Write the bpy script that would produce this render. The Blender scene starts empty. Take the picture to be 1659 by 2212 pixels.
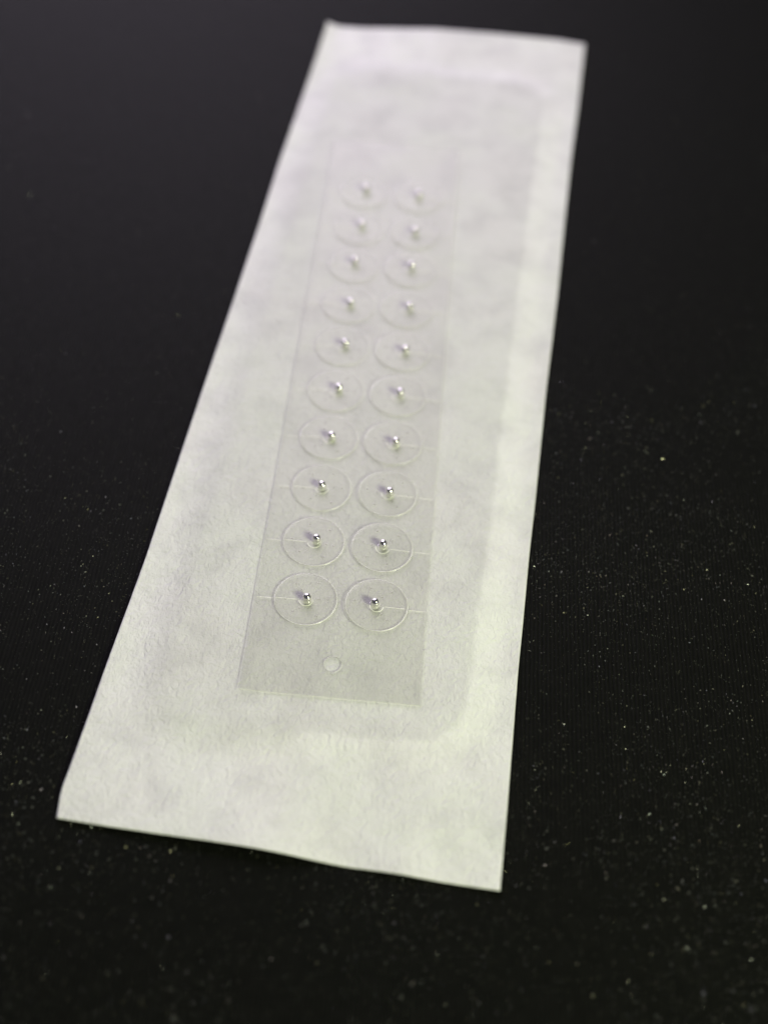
import bpy, bmesh, math, random
import numpy as np
from mathutils import Vector, Matrix, noise

random.seed(7); rng = np.random.default_rng(11)
MM = 0.001                      # everything below is measured in millimetres
TABLE = -1.05                   # the plastic sheet lies at height 0, the table this much lower
LIFT = -TABLE

def W(x, y, z):                 # millimetres above the sheet plane -> world metres above the table
    return (x * MM, y * MM, (z + LIFT) * MM)

# ------------------------------------------------------------------ camera
scene = bpy.context.scene
coll = scene.collection
cam_d = bpy.data.cameras.new('camera')
cam = bpy.data.objects.new('camera', cam_d); coll.objects.link(cam)
R = Matrix(((0.9959713752, 0.0789139217, 0.0425865321),
            (-0.0881211240, 0.7733930571, 0.6277721296),
            (0.0166038324, -0.6289958443, 0.7772313302)))
cam.matrix_world = Matrix.Translation(W(7.8883, -104.343, 150.129)) @ R.transposed().to_4x4()
cam_d.sensor_fit = 'VERTICAL'
cam_d.sensor_height = 7.3
cam_d.sensor_width = 7.3 * 0.75
cam_d.lens = 2793.77 / 2212 * 7.3
cam_d.clip_start = 0.005; cam_d.clip_end = 20
cam_d.dof.use_dof = True
cam_d.dof.focus_distance = 0.181
cam_d.dof.aperture_fstop = cam_d.lens / 4.8
scene.camera = cam

# ------------------------------------------------------------------ light
world = bpy.data.worlds.new('World'); scene.world = world
world.use_nodes = True
bg = world.node_tree.nodes['Background']
bg.inputs[0].default_value = (0.86, 0.86, 0.92, 1); bg.inputs[1].default_value = 0.10

def area(name, loc, target, size, power, color, size_y=None):
    d = bpy.data.lights.new(name, 'AREA'); d.energy = power; d.color = color
    d.shape = 'RECTANGLE' if size_y else 'DISK'; d.size = size * MM
    if size_y: d.size_y = size_y * MM
    o = bpy.data.objects.new(name, d); coll.objects.link(o)
    o.location = W(*loc)
    o.rotation_euler = (Vector(W(*target)) - Vector(W(*loc))).to_track_quat('-Z', 'Y').to_euler()
    return o
area('desk_lamp', (290, -235, 245), (5, 30, 0), 110, 2.2, (0.94, 1.0, 0.68))
area('window_light', (-120, 400, 250), (0, 130, 0), 460, 2.4, (0.90, 0.79, 1.0))
scene.view_settings.view_transform = 'Standard'
scene.view_settings.look = 'None'
scene.view_settings.exposure = 0
scene.render.engine = 'CYCLES'
scene.cycles.transparent_max_bounces = 24
scene.cycles.max_bounces = 10
scene.cycles.caustics_reflective = False
scene.cycles.caustics_refractive = False

# ------------------------------------------------------------------ materials
def mat(name):
    m = bpy.data.materials.new(name); m.use_nodes = True
    nt = m.node_tree; nt.nodes.clear()
    out = nt.nodes.new('ShaderNodeOutputMaterial')
    return m, nt, out
def N(nt, kind, **kw):
    n = nt.nodes.new(kind)
    for k, v in kw.items():
        if k in n.inputs: n.inputs[k].default_value = v
        else: setattr(n, k, v)
    return n
def coords(nt, scale=(1, 1, 1), rot=(0, 0, 0)):   # object coordinates in millimetres
    tc = N(nt, 'ShaderNodeTexCoord'); mp = N(nt, 'ShaderNodeMapping')
    mp.inputs['Scale'].default_value = [s / MM for s in scale]
    mp.inputs['Rotation'].default_value = rot
    nt.links.new(tc.outputs['Object'], mp.inputs['Vector'])
    return mp.outputs['Vector']
def nz(nt, vec, scale, detail=4, rough=.55, dist=0.0):
    n = N(nt, 'ShaderNodeTexNoise', Scale=scale, Detail=detail, Roughness=rough, Distortion=dist)
    nt.links.new(vec, n.inputs['Vector']); return n
def ramp(nt, src, stops):
    r = N(nt, 'ShaderNodeValToRGB'); cr = r.color_ramp
    cr.elements[0].position, cr.elements[0].color = stops[0][0], stops[0][1]
    cr.elements[1].position, cr.elements[1].color = stops[-1][0], stops[-1][1]
    for p, c in stops[1:-1]:
        e = cr.elements.new(p); e.color = c
    nt.links.new(src, r.inputs[0]); return r
def g(v): return (v, v, v, 1)
def mth(nt, op, a, b):
    m = N(nt, 'ShaderNodeMath', operation=op)
    for i, s in enumerate((a, b)):
        if hasattr(s, 'is_linked'): nt.links.new(s, m.inputs[i])
        else: m.inputs[i].default_value = s
    return m.outputs[0]

def paper_mat():
    m, nt, out = mat('packet_paper')
    v = coords(nt)
    b = N(nt, 'ShaderNodeBsdfPrincipled'); b.inputs['Roughness'].default_value = .62
    b.inputs['Specular IOR Level'].default_value = .28
    cloud = nz(nt, v, .15, 6, .62, .4)                 # cloudy formation of the pulp
    tint = nz(nt, v, .075, 3, .5, .3)
    fib = nz(nt, coords(nt, (1.0, .55, 1), (0, 0, .5)), 1.5, 6, .7, 1.0)
    c1 = ramp(nt, cloud.outputs[0], [(.30, (.66, .66, .652, 1)), (.52, (.755, .755, .74, 1)), (.72, (.80, .80, .785, 1))])
    c2 = ramp(nt, tint.outputs[0], [(.36, (.985, .975, .982, 1)), (.5, (1, 1, 1, 1)), (.66, (.985, 1.0, .965, 1))])
    c3 = ramp(nt, fib.outputs[0], [(.3, g(.94)), (.7, g(1.0))])
    m1 = N(nt, 'ShaderNodeMix', data_type='RGBA', blend_type='MULTIPLY'); m1.inputs[0].default_value = 1
    nt.links.new(c1.outputs[0], m1.inputs[6]); nt.links.new(c2.outputs[0], m1.inputs[7])
    m2 = N(nt, 'ShaderNodeMix', data_type='RGBA', blend_type='MULTIPLY'); m2.inputs[0].default_value = 1
    nt.links.new(m1.outputs[2], m2.inputs[6]); nt.links.new(c3.outputs[0], m2.inputs[7])
    at = N(nt, 'ShaderNodeAttribute', attribute_name='seal')      # the bonded seal is whiter than the single sheet inside
    c4 = ramp(nt, at.outputs['Fac'], [(0, (.875, .88, .865, 1)), (1, g(1.0))])
    m3 = N(nt, 'ShaderNodeMix', data_type='RGBA', blend_type='MULTIPLY'); m3.inputs[0].default_value = 1
    nt.links.new(m2.outputs[2], m3.inputs[6]); nt.links.new(c4.outputs[0], m3.inputs[7])
    nt.links.new(m3.outputs[2], b.inputs['Base Color'])
    # pulp relief: pebbly grain plus short fibres
    g1 = nz(nt, v, 1.25, 5, .62, .6); g2 = nz(nt, coords(nt, (1.3, .6, 1), (0, 0, .6)), 2.4, 4, .6, .8)
    h = mth(nt, 'ADD', mth(nt, 'MULTIPLY', g1.outputs[0], .27), mth(nt, 'MULTIPLY', g2.outputs[0], .11))
    bp = N(nt, 'ShaderNodeBump'); bp.inputs['Strength'].default_value = 1; bp.inputs['Distance'].default_value = MM
    nt.links.new(h, bp.inputs['Height']); nt.links.new(bp.outputs[0], b.inputs['Normal'])
    nt.links.new(b.outputs[0], out.inputs[0]); return m

def clear_plastic(name, tint, milky, milk_col, rough, bump_amp, bump_scale, spec=1.0):
    m, nt, out = mat(name)
    tr = N(nt, 'ShaderNodeBsdfTransparent'); tr.inputs[0].default_value = tint
    df = N(nt, 'ShaderNodeBsdfDiffuse'); df.inputs[0].default_value = milk_col
    gl = N(nt, 'ShaderNodeBsdfGlossy'); gl.inputs['Roughness'].default_value = rough
    gl.inputs[0].default_value = (1, 1, 1, 1)
    geo = N(nt, 'ShaderNodeNewGeometry')
    front = mth(nt, 'SUBTRACT', 1.0, geo.outputs['Backfacing'])
    mx1 = N(nt, 'ShaderNodeMixShader')
    nt.links.new(mth(nt, 'MULTIPLY', front, milky), mx1.inputs[0])
    nt.links.new(tr.outputs[0], mx1.inputs[1]); nt.links.new(df.outputs[0], mx1.inputs[2])
    fr = N(nt, 'ShaderNodeFresnel'); fr.inputs[0].default_value = 1.48
    mx2 = N(nt, 'ShaderNodeMixShader')
    nt.links.new(mth(nt, 'MULTIPLY', mth(nt, 'MULTIPLY', front, fr.outputs[0]), spec), mx2.inputs[0])
    nt.links.new(mx1.outputs[0], mx2.inputs[1]); nt.links.new(gl.outputs[0], mx2.inputs[2])
    if bump_amp:
        n = nz(nt, coords(nt), bump_scale, 4, .6, .5)
        bp = N(nt, 'ShaderNodeBump'); bp.inputs['Strength'].default_value = 1; bp.inputs['Distance'].default_value = bump_amp * MM
        nt.links.new(n.outputs[0], bp.inputs['Height'])
        for s in (fr, gl, df): nt.links.new(bp.outputs[0], s.inputs['Normal'])
    nt.links.new(mx2.outputs[0], out.inputs[0]); return m

def steel_mat():
    m, nt, out = mat('polished_steel')
    b = N(nt, 'ShaderNodeBsdfPrincipled')
    b.inputs['Base Color'].default_value = (.88, .86, .86, 1); b.inputs['Metallic'].default_value = 1
    n = nz(nt, coords(nt), 2.5, 3)
    r = ramp(nt, n.outputs[0], [(.3, g(.08)), (.7, g(.16))])
    nt.links.new(r.outputs[0], b.inputs['Roughness'])
    nt.links.new(b.outputs[0], out.inputs[0]); return m

def table_mat():
    m, nt, out = mat('black_laminate')
    b = N(nt, 'ShaderNodeBsdfPrincipled')
    v = coords(nt)
    n = nz(nt, v, .5, 5, .7); weave = nz(nt, coords(nt, (2.6, .35, 1), (0, 0, .03)), 1.0, 3, .6)
    thread = N(nt, 'ShaderNodeTexWave', Scale=.55, Distortion=1.2, Detail=2)
    nt.links.new(v, thread.inputs['Vector'])
    c = ramp(nt, mth(nt, 'ADD', mth(nt, 'MULTIPLY', n.outputs[0], .7), mth(nt, 'MULTIPLY', thread.outputs['Fac'], .3)), [(.3, (.0030, .0033, .0026, 1)), (.7, (.0062, .0065, .0052, 1))])
    fleck = N(nt, 'ShaderNodeTexVoronoi', Scale=1.7); nt.links.new(v, fleck.inputs['Vector'])
    fm = nz(nt, v, 1.1, 2)
    f1 = ramp(nt, fleck.outputs['Distance'], [(.10, g(1)), (.24, g(0))])
    f2 = ramp(nt, fm.outputs[0], [(.5, g(0)), (.7, (.045, .047, .036, 1))])
    fx = N(nt, 'ShaderNodeMix', data_type='RGBA', blend_type='MULTIPLY'); fx.inputs[0].default_value = 1
    nt.links.new(f1.outputs[0], fx.inputs[6]); nt.links.new(f2.outputs[0], fx.inputs[7])
    fa = N(nt, 'ShaderNodeMix', data_type='RGBA', blend_type='ADD'); fa.inputs[0].default_value = 1
    nt.links.new(c.outputs[0], fa.inputs[6]); nt.links.new(fx.outputs[2], fa.inputs[7])
    nt.links.new(fa.outputs[2], b.inputs['Base Color'])
    r = ramp(nt, weave.outputs[0], [(.3, g(.42)), (.7, g(.56))])
    nt.links.new(r.outputs[0], b.inputs['Roughness'])
    b.inputs['Specular IOR Level'].default_value = .028
    grain = nz(nt, v, 4.0, 4, .65)
    h = mth(nt, 'ADD', mth(nt, 'ADD', mth(nt, 'MULTIPLY', weave.outputs[0], .07), mth(nt, 'MULTIPLY', thread.outputs['Fac'], .03)), mth(nt, 'MULTIPLY', grain.outputs[0], .05))
    bp = N(nt, 'ShaderNodeBump'); bp.inputs['Strength'].default_value = 1; bp.inputs['Distance'].default_value = MM
    nt.links.new(h, bp.inputs['Height']); nt.links.new(bp.outputs[0], b.inputs['Normal'])
    nt.links.new(b.outputs[0], out.inputs[0]); return m

def dust_mat():
    m, nt, out = mat('dust_specks')
    b = N(nt, 'ShaderNodeBsdfPrincipled')
    n = nz(nt, coords(nt), .9, 1)
    c = ramp(nt, n.outputs[0], [(.3, (.31, .34, .35, 1)), (.5, (.37, .37, .32, 1)), (.7, (.41, .37, .21, 1))])
    nt.links.new(c.outputs[0], b.inputs['Base Color'])
    b.inputs['Roughness'].default_value = .3; b.inputs['Metallic'].default_value = .6
    nt.links.new(b.outputs[0], out.inputs[0]); return m

M_paper = paper_mat()
M_film = clear_plastic('release_film', (.961, .963, .950, 1), .05, (.70, .70, .64, 1), .36, .05, 1.1, .8)
M_edge_shaded = clear_plastic('film_edge_shaded', (.30, .30, .27, 1), .12, (.40, .40, .36, 1), .3, 0, 1, 1.0)  # dark tint paints the sheet's left-edge shadow line into the plastic
M_disc = clear_plastic('clear_patch_film', (.992, .993, .985, 1), .13, (.72, .725, .67, 1), .33, .006, .5, .55)
M_rim = clear_plastic('patch_rim', (.97, .97, .95, 1), .45, (.88, .88, .80, 1), .22, 0, 1, 2.2)
M_slit_litedge = clear_plastic('slit_and_lit_edge', (.97, .97, .93, 1), .85, (.92, .92, .84, 1), .25, 0, 1, 1.8)  # frosted cuts; also the painted catch-light on the sheet's other walls
M_vent = clear_plastic('vent_mark', (.80, .80, .76, 1), .4, (.42, .42, .38, 1), .25, 0, 1, 1.0)
M_collar = clear_plastic('glue', (.95, .95, .92, 1), .35, (.86, .84, .80, 1), .15, 0, 1, 1.5)
M_steel = steel_mat()
M_table = table_mat()
M_dust = dust_mat()

# ------------------------------------------------------------------ mesh helpers
def mesh_of(name, verts, faces, mats, smooth=True, mi=None):
    me = bpy.data.meshes.new(name)
    me.from_pydata([tuple(v) for v in verts], [], [tuple(f) for f in faces])
    for m in mats: me.materials.append(m)
    if smooth: me.polygons.foreach_set('use_smooth', [True] * len(me.polygons))
    if mi is not None: me.polygons.foreach_set('material_index', mi)
    me.update(); return me
def link(name, me, parent=None, loc=(0, 0, 0)):
    o = bpy.data.objects.new(name, me); coll.objects.link(o); o.location = loc
    if parent: o.parent = parent
    return o
def tag(o, label=None, cat=None, group=None, kind=None):
    for k, v in (('label', label), ('category', cat), ('group', group), ('kind', kind)):
        if v: o[k] = v
    return o
def lathe(profile, seg=72, closed_center=True):
    """profile: (r, z) in mm, first r may be 0"""
    vs, fs = [], []
    rings = []
    for r, z in profile:
        if r == 0: rings.append([len(vs)]); vs.append((0, 0, z * MM))
        else:
            s = len(vs); rings.append(list(range(s, s + seg)))
            for k in range(seg):
                a = 2 * math.pi * k / seg; vs.append((r * math.cos(a) * MM, r * math.sin(a) * MM, z * MM))
    for A, B in zip(rings, rings[1:]):
        for k in range(seg):
            k2 = (k + 1) % seg
            if len(A) == 1: fs.append((A[0], B[k], B[k2]))
            elif len(B) == 1: fs.append((A[k], B[0], A[k2]))
            else: fs.append((A[k], B[k], B[k2], A[k2]))
    return vs, fs
def tube(path, r, flat=.6, seg=8):
    """a low bead along a polyline (mm)"""
    vs, fs = [], []
    n = len(path)
    for i, p in enumerate(path):
        a = Vector(path[max(i - 1, 0)]); b = Vector(path[min(i + 1, n - 1)]); t = (b - a).normalized()
        s = Vector((-t.y, t.x, 0)).normalized()
        taper = .35 if i in (0, n - 1) else 1
        for k in range(seg):
            an = 2 * math.pi * k / seg
            q = Vector(p) + s * (r * taper * math.cos(an)) + Vector((0, 0, flat * r * taper * math.sin(an)))
            vs.append(q * MM)
    for i in range(n - 1):
        for k in range(seg):
            k2 = (k + 1) % seg
            fs.append((i * seg + k, i * seg + k2, (i + 1) * seg + k2, (i + 1) * seg + k))
    fs.append(tuple(range(seg))); fs.append(tuple((n - 1) * seg + k for k in reversed(range(seg))))
    return vs, fs
def join(parts):
    V, F = [], []
    for v, f in parts:
        o = len(V); V += list(v); F += [tuple(i + o for i in q) for q in f]
    return V, F

# ------------------------------------------------------------------ tabletop
bm = bmesh.new()
bmesh.ops.create_cube(bm, size=1)
bmesh.ops.scale(bm, vec=(.9, 1.1, .018), verts=bm.verts)
bmesh.ops.translate(bm, vec=(0, .12, -.009), verts=bm.verts)
bmesh.ops.bevel(bm, geom=[e for e in bm.edges], offset=.002, segments=3, affect='EDGES')
me = bpy.data.meshes.new('tabletop'); bm.to_mesh(me); bm.free(); me.materials.append(M_table)
tag(link('tabletop', me), 'black finely textured tabletop strewn with tiny pale specks', kind='structure')

# ------------------------------------------------------------------ paper packet
BOT = [(-32.02,-.45),(-29,-.45),(-25,-.42),(-19.65,-.25),(-13.15,.18),(-8.5,.32),(-5.26,.25),(-2,-.15),(-.55,-.36),(1.5,-.7),(4.8,-.9),(8,-.55),(11,-.35),(16.12,-.75),(20,-.65),(23.34,-.45)]
TOP = [(-17.77,1.15),(-16.8,.62),(-14.98,.16),(-10.67,.10),(-3,.6),(5.72,1.0),(12,.95),(18.63,.8),(31.69,.33),(35,-.05),(37.2,-.3)]
LEFT = [(-31.95,-35.82),(-32.3,-31.97),(-32.0,-29.67),(-31.32,-21.97),(-30.77,-15.19),(-29.95,-6.59),(-28.76,5.94),(-28.44,10.87),(-27.25,27.13),(-26.24,40.56),(-25.23,53.62),(-24.2,67.12),(-23.15,81.33),(-21.95,100.33),(-20.24,121.29),(-17.77,148.69)]
RIGHT = [(23.35,-39.92),(23.98,-30.12),(24.6,-19.0),(25.18,-8.04),(25.7,-1.0),(26.55,12.39),(27.35,22.3),(28.16,33.97),(29.03,46.45),(30.05,58.49),(31.11,71.5),(32.45,90.82),(33.88,110.22),(35.43,127.37),(37.2,150.53)]
def smooth1(a, n):
    k = np.hanning(n * 2 + 3)[1:-1]; k /= k.sum()
    pad = np.concatenate([2 * a[0] - a[n:0:-1], a, 2 * a[-1] - a[-2:-n - 2:-1]])
    return np.convolve(pad, k, 'valid')
NU, NV = 290, 760
u = np.linspace(0, 1, NU + 1); v = np.linspace(0, 1, NV + 1)
def edge(L, y0, y1):
    L = np.array(L); t = (L[:, 1] - L[0, 1]) / (L[-1, 1] - L[0, 1])
    return smooth1(np.interp(v, t, L[:, 0]), 10), smooth1(np.interp(v, t, L[:, 1]), 10)
lx, ly = edge(LEFT, 0, 1); rx, ry = edge(RIGHT, 0, 1)
U, V_ = np.meshgrid(u, v)
X = lx[:, None] * (1 - U) + rx[:, None] * U
Y = ly[:, None] * (1 - U) + ry[:, None] * U
zb = smooth1(np.interp(lx[0] + (rx[0] - lx[0]) * u, *zip(*BOT)), 9)
zt = smooth1(np.interp(lx[-1] + (rx[-1] - lx[-1]) * u, *zip(*TOP)), 5)
# raised blister area in the middle: a rounded rectangle that leans with the packet
def sstep(a, b, x):
    t = np.clip((x - a) / (b - a), 0, 1); return t * t * (3 - 2 * t)
cy0, cy1 = -20.5, 133.0
xr = np.interp(Y, [-20, -5.6, 19.5, 49.4, 83, 130], [18.0, 18.6, 20.6, 22.5, 24.8, 28.4])
xl = np.interp(Y, [-20, -9.9, 10.4, 28.9, 53.1, 93.6, 130], [-22.8, -22.2, -21.0, -20.0, -19.0, -16.2, -13.5])
cx = (xl + xr) / 2; hw = (xr - xl) / 2; cyc = (cy0 + cy1) / 2; hh = (cy1 - cy0) / 2; rad = 7.0
qx = np.abs(X - cx) - hw + rad; qy = np.abs(Y - cyc) - hh + rad
sd = np.hypot(np.maximum(qx, 0), np.maximum(qy, 0)) + np.minimum(np.maximum(qx, qy), 0) - rad   # < 0 inside
leftside = sstep(0, 4, cx - X)
plate = 1 - sstep(-.3, 5.0 + .8 * leftside, sd) ** .8
dl = (U * 55); dr = (1 - U) * 55; db = (Y - Y[0:1, :]); dt = (Y[-1:, :] - Y)
base = -.62 - .10 * leftside + .26 * np.exp(-dl / 6.0) - .10 * np.exp(-dr / 5.0)
Z = base * (1 - plate) + (-.10) * plate
wb = np.exp(-(db / 9.0) ** 1.3)[:, :]; wt = np.exp(-(dt / 13.0) ** 1.3)
Z = Z * (1 - wb) + zb[None, :] * wb
Z = Z * (1 - wt) + zt[None, :] * wt
# the film under the paper presses a soft step round the plastic sheet: wrinkles and pulp lumps
Zn = np.zeros_like(Z)
xs = X.ravel(); ys = Y.ravel()
amp_out = np.clip(.35 + .65 * sstep(-2, 5, sd), 0, 1).ravel()
nn = np.empty(xs.size)
for i in range(xs.size):
    x_, y_ = xs[i], ys[i]
    a = noise.noise((x_ * .10, y_ * .075, 3.1)) * .11
    b = noise.noise((x_ * .33 + 7, y_ * .26, 8.4)) * .040
    c = noise.noise((x_ * .95, y_ * .8, 1.7)) * .011
    nn[i] = a * amp_out[i] + b * amp_out[i] + c
Z += nn.reshape(Z.shape)
# a row of tiny crimped marks below the plastic sheet
for k in range(14):
    mx, my = -6.2 + k * 1.02 + random.uniform(-.2, .2), -21.2 - .06 * k + random.uniform(-.3, .3)
    s = random.uniform(.22, .4); Z += .075 * random.uniform(.4, 1) * np.exp(-((X - mx) / s) ** 2 - ((Y - my) / (s * 2.0)) ** 2)
# fine crimp lines pressed into the bonded seal on the right
band = sstep(.2, 1.2, sd) * (1 - leftside) * (1 - sstep(5.5, 7.5, sd)) * sstep(-14, -8, Y)
Z += .0065 * np.sin(2 * math.pi * (Y + .12 * X) / .95) * band
film_zone = (np.abs(X) < 13.2) & (Y > -17) & (Y < 110)
Z = np.where(film_zone, np.minimum(Z, -.05), Z)
Z = np.maximum(Z, TABLE + .135)
verts = [W(a, b, c) for a, b, c in zip(X.ravel(), Y.ravel(), Z.ravel())]
idx = np.arange((NU + 1) * (NV + 1)).reshape(NV + 1, NU + 1)
faces = np.stack([idx[:-1, :-1], idx[:-1, 1:], idx[1:, 1:], idx[1:, :-1]], -1).reshape(-1, 4).tolist()
paper = link('paper_packet', mesh_of('paper_packet', verts, faces, [M_paper]))
seal = paper.data.attributes.new('seal', 'FLOAT', 'POINT')
wob = np.array([noise.noise((a * .35, b * .35, 6.0)) for a, b in zip(xs, ys)]).reshape(sd.shape)
seal.data.foreach_set('value', np.clip(sstep(-.3, .8 + 4.5 * leftside, sd + wob * .5) * (1 - .45 * (1 - leftside) * sstep(2.5, 6.5, sd)), 0, 1).ravel())
sol = paper.modifiers.new('thickness', 'SOLIDIFY'); sol.thickness = .00012; sol.offset = -1
tag(paper, 'long white mottled paper packet with wavy ends, lying on the black tabletop', 'paper packet')

# ------------------------------------------------------------------ clear plastic sheet with a punched hole
def film_lift(x, y):       # the left edge stands off the paper, most at the near corner
    e = max(0.0, 1 - (x + 12.2) / 5.0)
    near = .06 + .14 * max(0.0, min(1.0, (22 - y) / 38.0)) ** 1.3
    w = .02 * noise.noise((x * .15, y * .12, 5.5))
    return max(.0, .01 + near * e * e + w)
gx = [-12.16] + [-12 + .5 * i for i in range(1, 48)] + [12.10]
gy = [-15.5 + .5 * j for j in range(0, 248)]
TH = .11
top, fa, fm = [], [], []
def vt(x, y, bottom=False):
    yy = y + .012 * (x + 12) * 0
    return W(x, yy, film_lift(x, y) + (0 if bottom else TH))
grid = {}
vs = []
hx0, hx1, hy0, hy1 = -2.0, 2.0, -12.5, -8.5
HC = (-.13, -10.27); HR = 1.2
def add(x, y, bot): vs.append(vt(x, y, bot)); return len(vs) - 1
for bot in (0, 1):
    for j, y in enumerate(gy):
        for i, x in enumerate(gx):
            grid[(bot, i, j)] = add(x, y, bot)
ni, nj = len(gx), len(gy)
fs, mi = [], []
for bot in (0, 1):
    for j in range(nj - 1):
        for i in range(ni - 1):
            xm, ym = (gx[i] + gx[i + 1]) / 2, (gy[j] + gy[j + 1]) / 2
            if hx0 < xm < hx1 and hy0 < ym < hy1: continue
            q = [grid[(bot, i, j)], grid[(bot, i + 1, j)], grid[(bot, i + 1, j + 1)], grid[(bot, i, j + 1)]]
            fs.append(q[::-1] if bot else q); mi.append(0)
per = [(i, 0) for i in range(ni - 1)] + [(ni - 1, j) for j in range(nj - 1)] + [(i, nj - 1) for i in range(ni - 1, 0, -1)] + [(0, j) for j in range(nj - 1, 0, -1)]
for a, b in zip(per, per[1:] + per[:1]):
    fs.append([grid[(1,) + a], grid[(1,) + b], grid[(0,) + b], grid[(0,) + a]]); mi.append(1 if a[0] == 0 and b[0] == 0 else 2)  # left wall coloured dark as shadow, the others bright as catch-light
i0 = min(range(ni), key=lambda i: abs(gx[i] - hx0)); i1 = min(range(ni), key=lambda i: abs(gx[i] - hx1))
j0 = min(range(nj), key=lambda j: abs(gy[j] - hy0)); j1 = min(range(nj), key=lambda j: abs(gy[j] - hy1))
sq = [(i, j0) for i in range(i0, i1)] + [(i1, j) for j in range(j0, j1)] + [(i, j1) for i in range(i1, i0, -1)] + [(i0, j) for j in range(j1, j0, -1)]
ring = {0: [], 1: []}
for bot in (0, 1):
    for (i, j) in sq:
        a = math.atan2(gy[j] - HC[1], gx[i] - HC[0])
        ring[bot].append(add(HC[0] + HR * math.cos(a), HC[1] + HR * math.sin(a), bot))
    n = len(sq)
    for k in range(n):
        k2 = (k + 1) % n
        q = [grid[(bot,) + sq[k]], grid[(bot,) + sq[k2]], ring[bot][k2], ring[bot][k]]
        fs.append(q[::-1] if bot else q); mi.append(0)
for k in range(n):
    k2 = (k + 1) % n
    fs.append([ring[0][k], ring[0][k2], ring[1][k2], ring[1][k]]); mi.append(1)
film = link('plastic_sheet', mesh_of('plastic_sheet', vs, fs, [M_film, M_edge_shaded, M_slit_litedge], smooth=False, mi=mi))
tag(film, 'clear narrow plastic carrier sheet with a punched hole, holding twenty round patches', 'plastic sheet')
# bright moulded rim of the punched hole
pr = lathe([(1.19, TH - .01), (1.20, TH + .012), (1.23, TH + .02), (1.27, TH + .01), (1.28, TH - .01)], 48)
link('hole_rim', mesh_of('hole_rim', pr[0], pr[1], [M_rim]), film, W(HC[0], HC[1], film_lift(*HC)))

# ------------------------------------------------------------------ the twenty patches
PITCH = 10.297; RAD = 4.475
prof = [(0, .115), (1.2, .115), (2.6, .112), (3.9, .105), (RAD - .24, .101), (RAD - .145, .10)]
disc_vf = lathe(prof + [(RAD - .135, .06), (RAD - .135, .015), (RAD - .3, .012), (0, .012)], 96)
me_disc = mesh_of('patch_disc', *disc_vf, [M_disc]); me_disc.polygons.foreach_set('use_smooth', [p.normal.z > .9 or p.normal.z < -.9 for p in me_disc.polygons])
rim_vf = lathe([(RAD - .14, .098), (RAD - .11, .116), (RAD - .06, .118), (RAD - .02, .095), (RAD, .04), (RAD - .01, .0), (RAD - .12, .0), (RAD - .14, .098)], 96)
me_rim = mesh_of('patch_rim', *rim_vf, [M_rim])
BR = .59
bvs, bfs = lathe([(BR * math.sin(math.pi * k / 28) if 0 < k < 28 else 0, BR + BR * math.cos(math.pi * k / 28)) for k in range(29)], 48)
me_ball = mesh_of('steel_ball', bvs, [f[::-1] for f in bfs], [M_steel])
# clear glue meniscus the ball sits in
me_col = mesh_of('glue_collar', *lathe([(.50, .20), (.545, .21), (.585, .17), (.62, .09), (.67, .03), (.76, .0)], 48), [M_collar])

def keyhole(side):         # a cut: round hole near the middle and a straight line to the rim
    r = .95
    pts = []
    a0 = 0 if side > 0 else math.pi
    sgn = -1
    for k in range(0, 30):                     # most of a circle, open at the far side
        a = a0 - side * (math.radians(6) + math.radians(185) * k / 29)
        pts.append((r * math.cos(a) - 0.0, r * math.sin(a) - .22, .125))
    line = [(side * (r + .08 + (RAD - .3 - r) * k / 6), -.20 - .012 * side * k, .122) for k in range(7)]
    return join([tube(pts, .07), tube(line, .055)])
me_key = {s: mesh_of('keyhole_slit', *keyhole(s), [M_slit_litedge]) for s in (-1, 1)}
me_out = {-1: None, 1: None}
for s in (-1, 1):
    L0, L1 = RAD + .05, 7.05
    me_out[s] = mesh_of('carrier_slit', *tube([(s * (L0 + (L1 - L0) * k / 5), -.27 - .012 * s * k, TH + .005) for k in range(6)], .055), [M_slit_litedge])

def vents(seed):
    r = random.Random(seed); parts = []
    for k in range(9):
        if k < 3: rr, a = 1.7 + r.uniform(-.15, .15), 2.1 * k + r.uniform(-.15, .15) + seed
        else: rr, a = 3.0 + r.uniform(-.25, .25), 1.047 * k + r.uniform(-.15, .15) + seed
        cx_, cy_ = rr * math.cos(a), rr * math.sin(a)
        vv, ff = lathe([(0, .112), (.05, .116), (.09, .14), (.15, .117), (.17, .112)], 10)
        parts.append(([(p[0] * r.uniform(1.0, 1.3) + cx_ * MM, p[1] + cy_ * MM, p[2]) for p in vv], ff))
    return join(parts)
me_vent = [mesh_of('vent_marks', *vents(s), [M_vent], smooth=True) for s in range(4)]

# where each ball sits on its patch (x, y in mm from the middle)
BL = [(.16,-.10),(.32,.18),(.0,.11),(.40,-.05),(.45,.2),(.45,.25),(.40,-.05),(.10,.55),(.45,.45),(.3,.6)]
BRt = [(-.27,.03),(.05,.22),(.25,-.05),(.45,-.12),(.35,.2),(.48,-.1),(.5,.2),(.1,.5),(.16,-.2),(.16,.1)]
ORD = ['nearest', 'second nearest', 'third', 'fourth', 'fifth', 'sixth', 'seventh', 'eighth', 'ninth', 'tenth and farthest']
def lbl(side, i):
    s = 'left' if side < 0 else 'right'
    if i == 0: return 'clear round patch with steel ball, %s column, in the row beside the punched hole' % s
    if i == 9: return 'clear round patch with blurred steel ball, %s column, far end of the sheet' % s
    words = ['', 'second', 'third', 'fourth', 'fifth', 'sixth', 'seventh', 'eighth', 'ninth']
    return 'clear round patch with steel ball, %s column, %s row from the punched hole' % (s, words[i])
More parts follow.
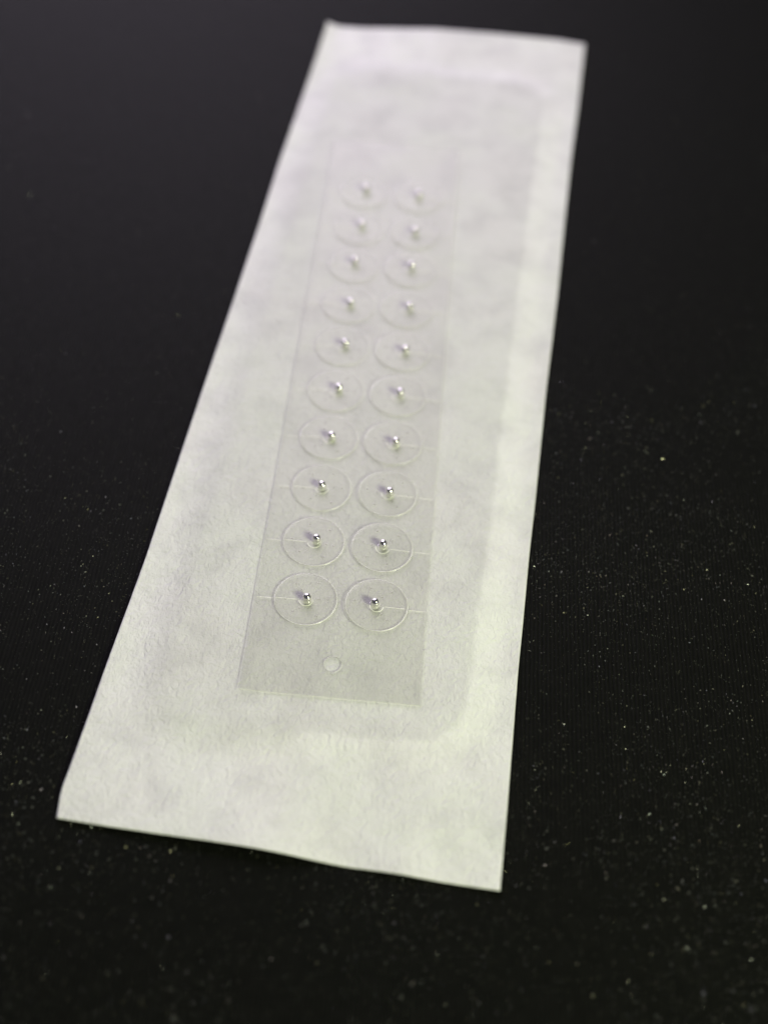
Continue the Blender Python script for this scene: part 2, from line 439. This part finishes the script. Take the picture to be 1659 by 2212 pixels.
for i in range(10):
    for side, offs in ((-1, BL), (1, BRt)):
        x, y = side * 5.0, i * PITCH
        lift = film_lift(x, y) + TH + .012
        root = bpy.data.objects.new('ball_patch', None); coll.objects.link(root)
        root.empty_display_size = .003
        tilt = random.uniform(.004, .010) + (.014 if side > 0 else .0)
        root.location = W(x, y, lift + RAD * tilt)
        root.rotation_euler = (random.uniform(-.006, .008), tilt, random.uniform(-.02, .02))
        sc = random.uniform(.985, 1.012); root.scale = (sc, sc, 1)
        tag(root, lbl(side, i), 'adhesive patch', 'clear round patches with steel balls on the plastic sheet')
        link('patch_disc', me_disc, root); link('patch_rim', me_rim, root)
        link('keyhole_slit', me_key[side], root)
        vm = link('vent_marks', me_vent[(i * 2 + (side > 0)) % 4], root); vm.rotation_euler.z = 0
        bx, by = offs[i]
        link('steel_ball', me_ball, root, (bx * MM, by * MM, .12 * MM))
        link('glue_collar', me_col, root, (bx * MM, by * MM, .112 * MM))
        # the cut runs on through the carrier sheet to its edge
        link('carrier_slit', me_out[side], film, W(x, y, film_lift(side * 10, y)))

# ------------------------------------------------------------------ specks strewn over the tabletop
def inside(x, y):
    if y < -41 or y > 152: return False
    t = (y + 38) / 189.0
    a = np.interp(y, [p[1] for p in LEFT], [p[0] for p in LEFT]); b = np.interp(y, [p[1] for p in RIGHT], [p[0] for p in RIGHT])
    return a + .8 < x < b - .8 and (y > -35.9 - (x + 32) * .074)
sv, sf = [], []
cnt = 0
while cnt < 42000:
    x = random.uniform(-92, 92); y = random.uniform(-68, 160)
    dens = .35 + .9 * noise.noise((x * .05, y * .05, 2.2)) + .2 * noise.noise((x * .3, y * .3, 9.2))
    if y > 20: dens -= (y - 20) * .016
    if x > 20: dens += .2
    if random.random() > max(.03, dens): continue
    if inside(x, y): continue
    cnt += 1
    s = min(.020 * math.exp(random.gauss(0, .6)), .085) * MM
    R3 = Matrix.Rotation(random.uniform(0, 6.28), 3, 'Z') @ Matrix.Rotation(random.gauss(0, .6), 3, 'X')
    el = random.choice([1, 1, 1, 1.6, 2.6])
    o = len(sv); c = Vector((x * MM, y * MM, s * .25))
    for p in ((-1, -.7, -.2), (1, -.6, -.1), (.1, 1, -.2), (0, .05, .6)):
        sv.append(c + R3 @ Vector((p[0] * s * el, p[1] * s, p[2] * s)))
    sf += [(o, o + 1, o + 3), (o + 1, o + 2, o + 3), (o + 2, o, o + 3), (o, o + 2, o + 1)]
specks = link('dust_specks', mesh_of('dust_specks', sv, sf, [M_dust], smooth=False))
tag(specks, 'tiny pale glinting dust specks strewn over the black tabletop', 'dust', kind='stuff')
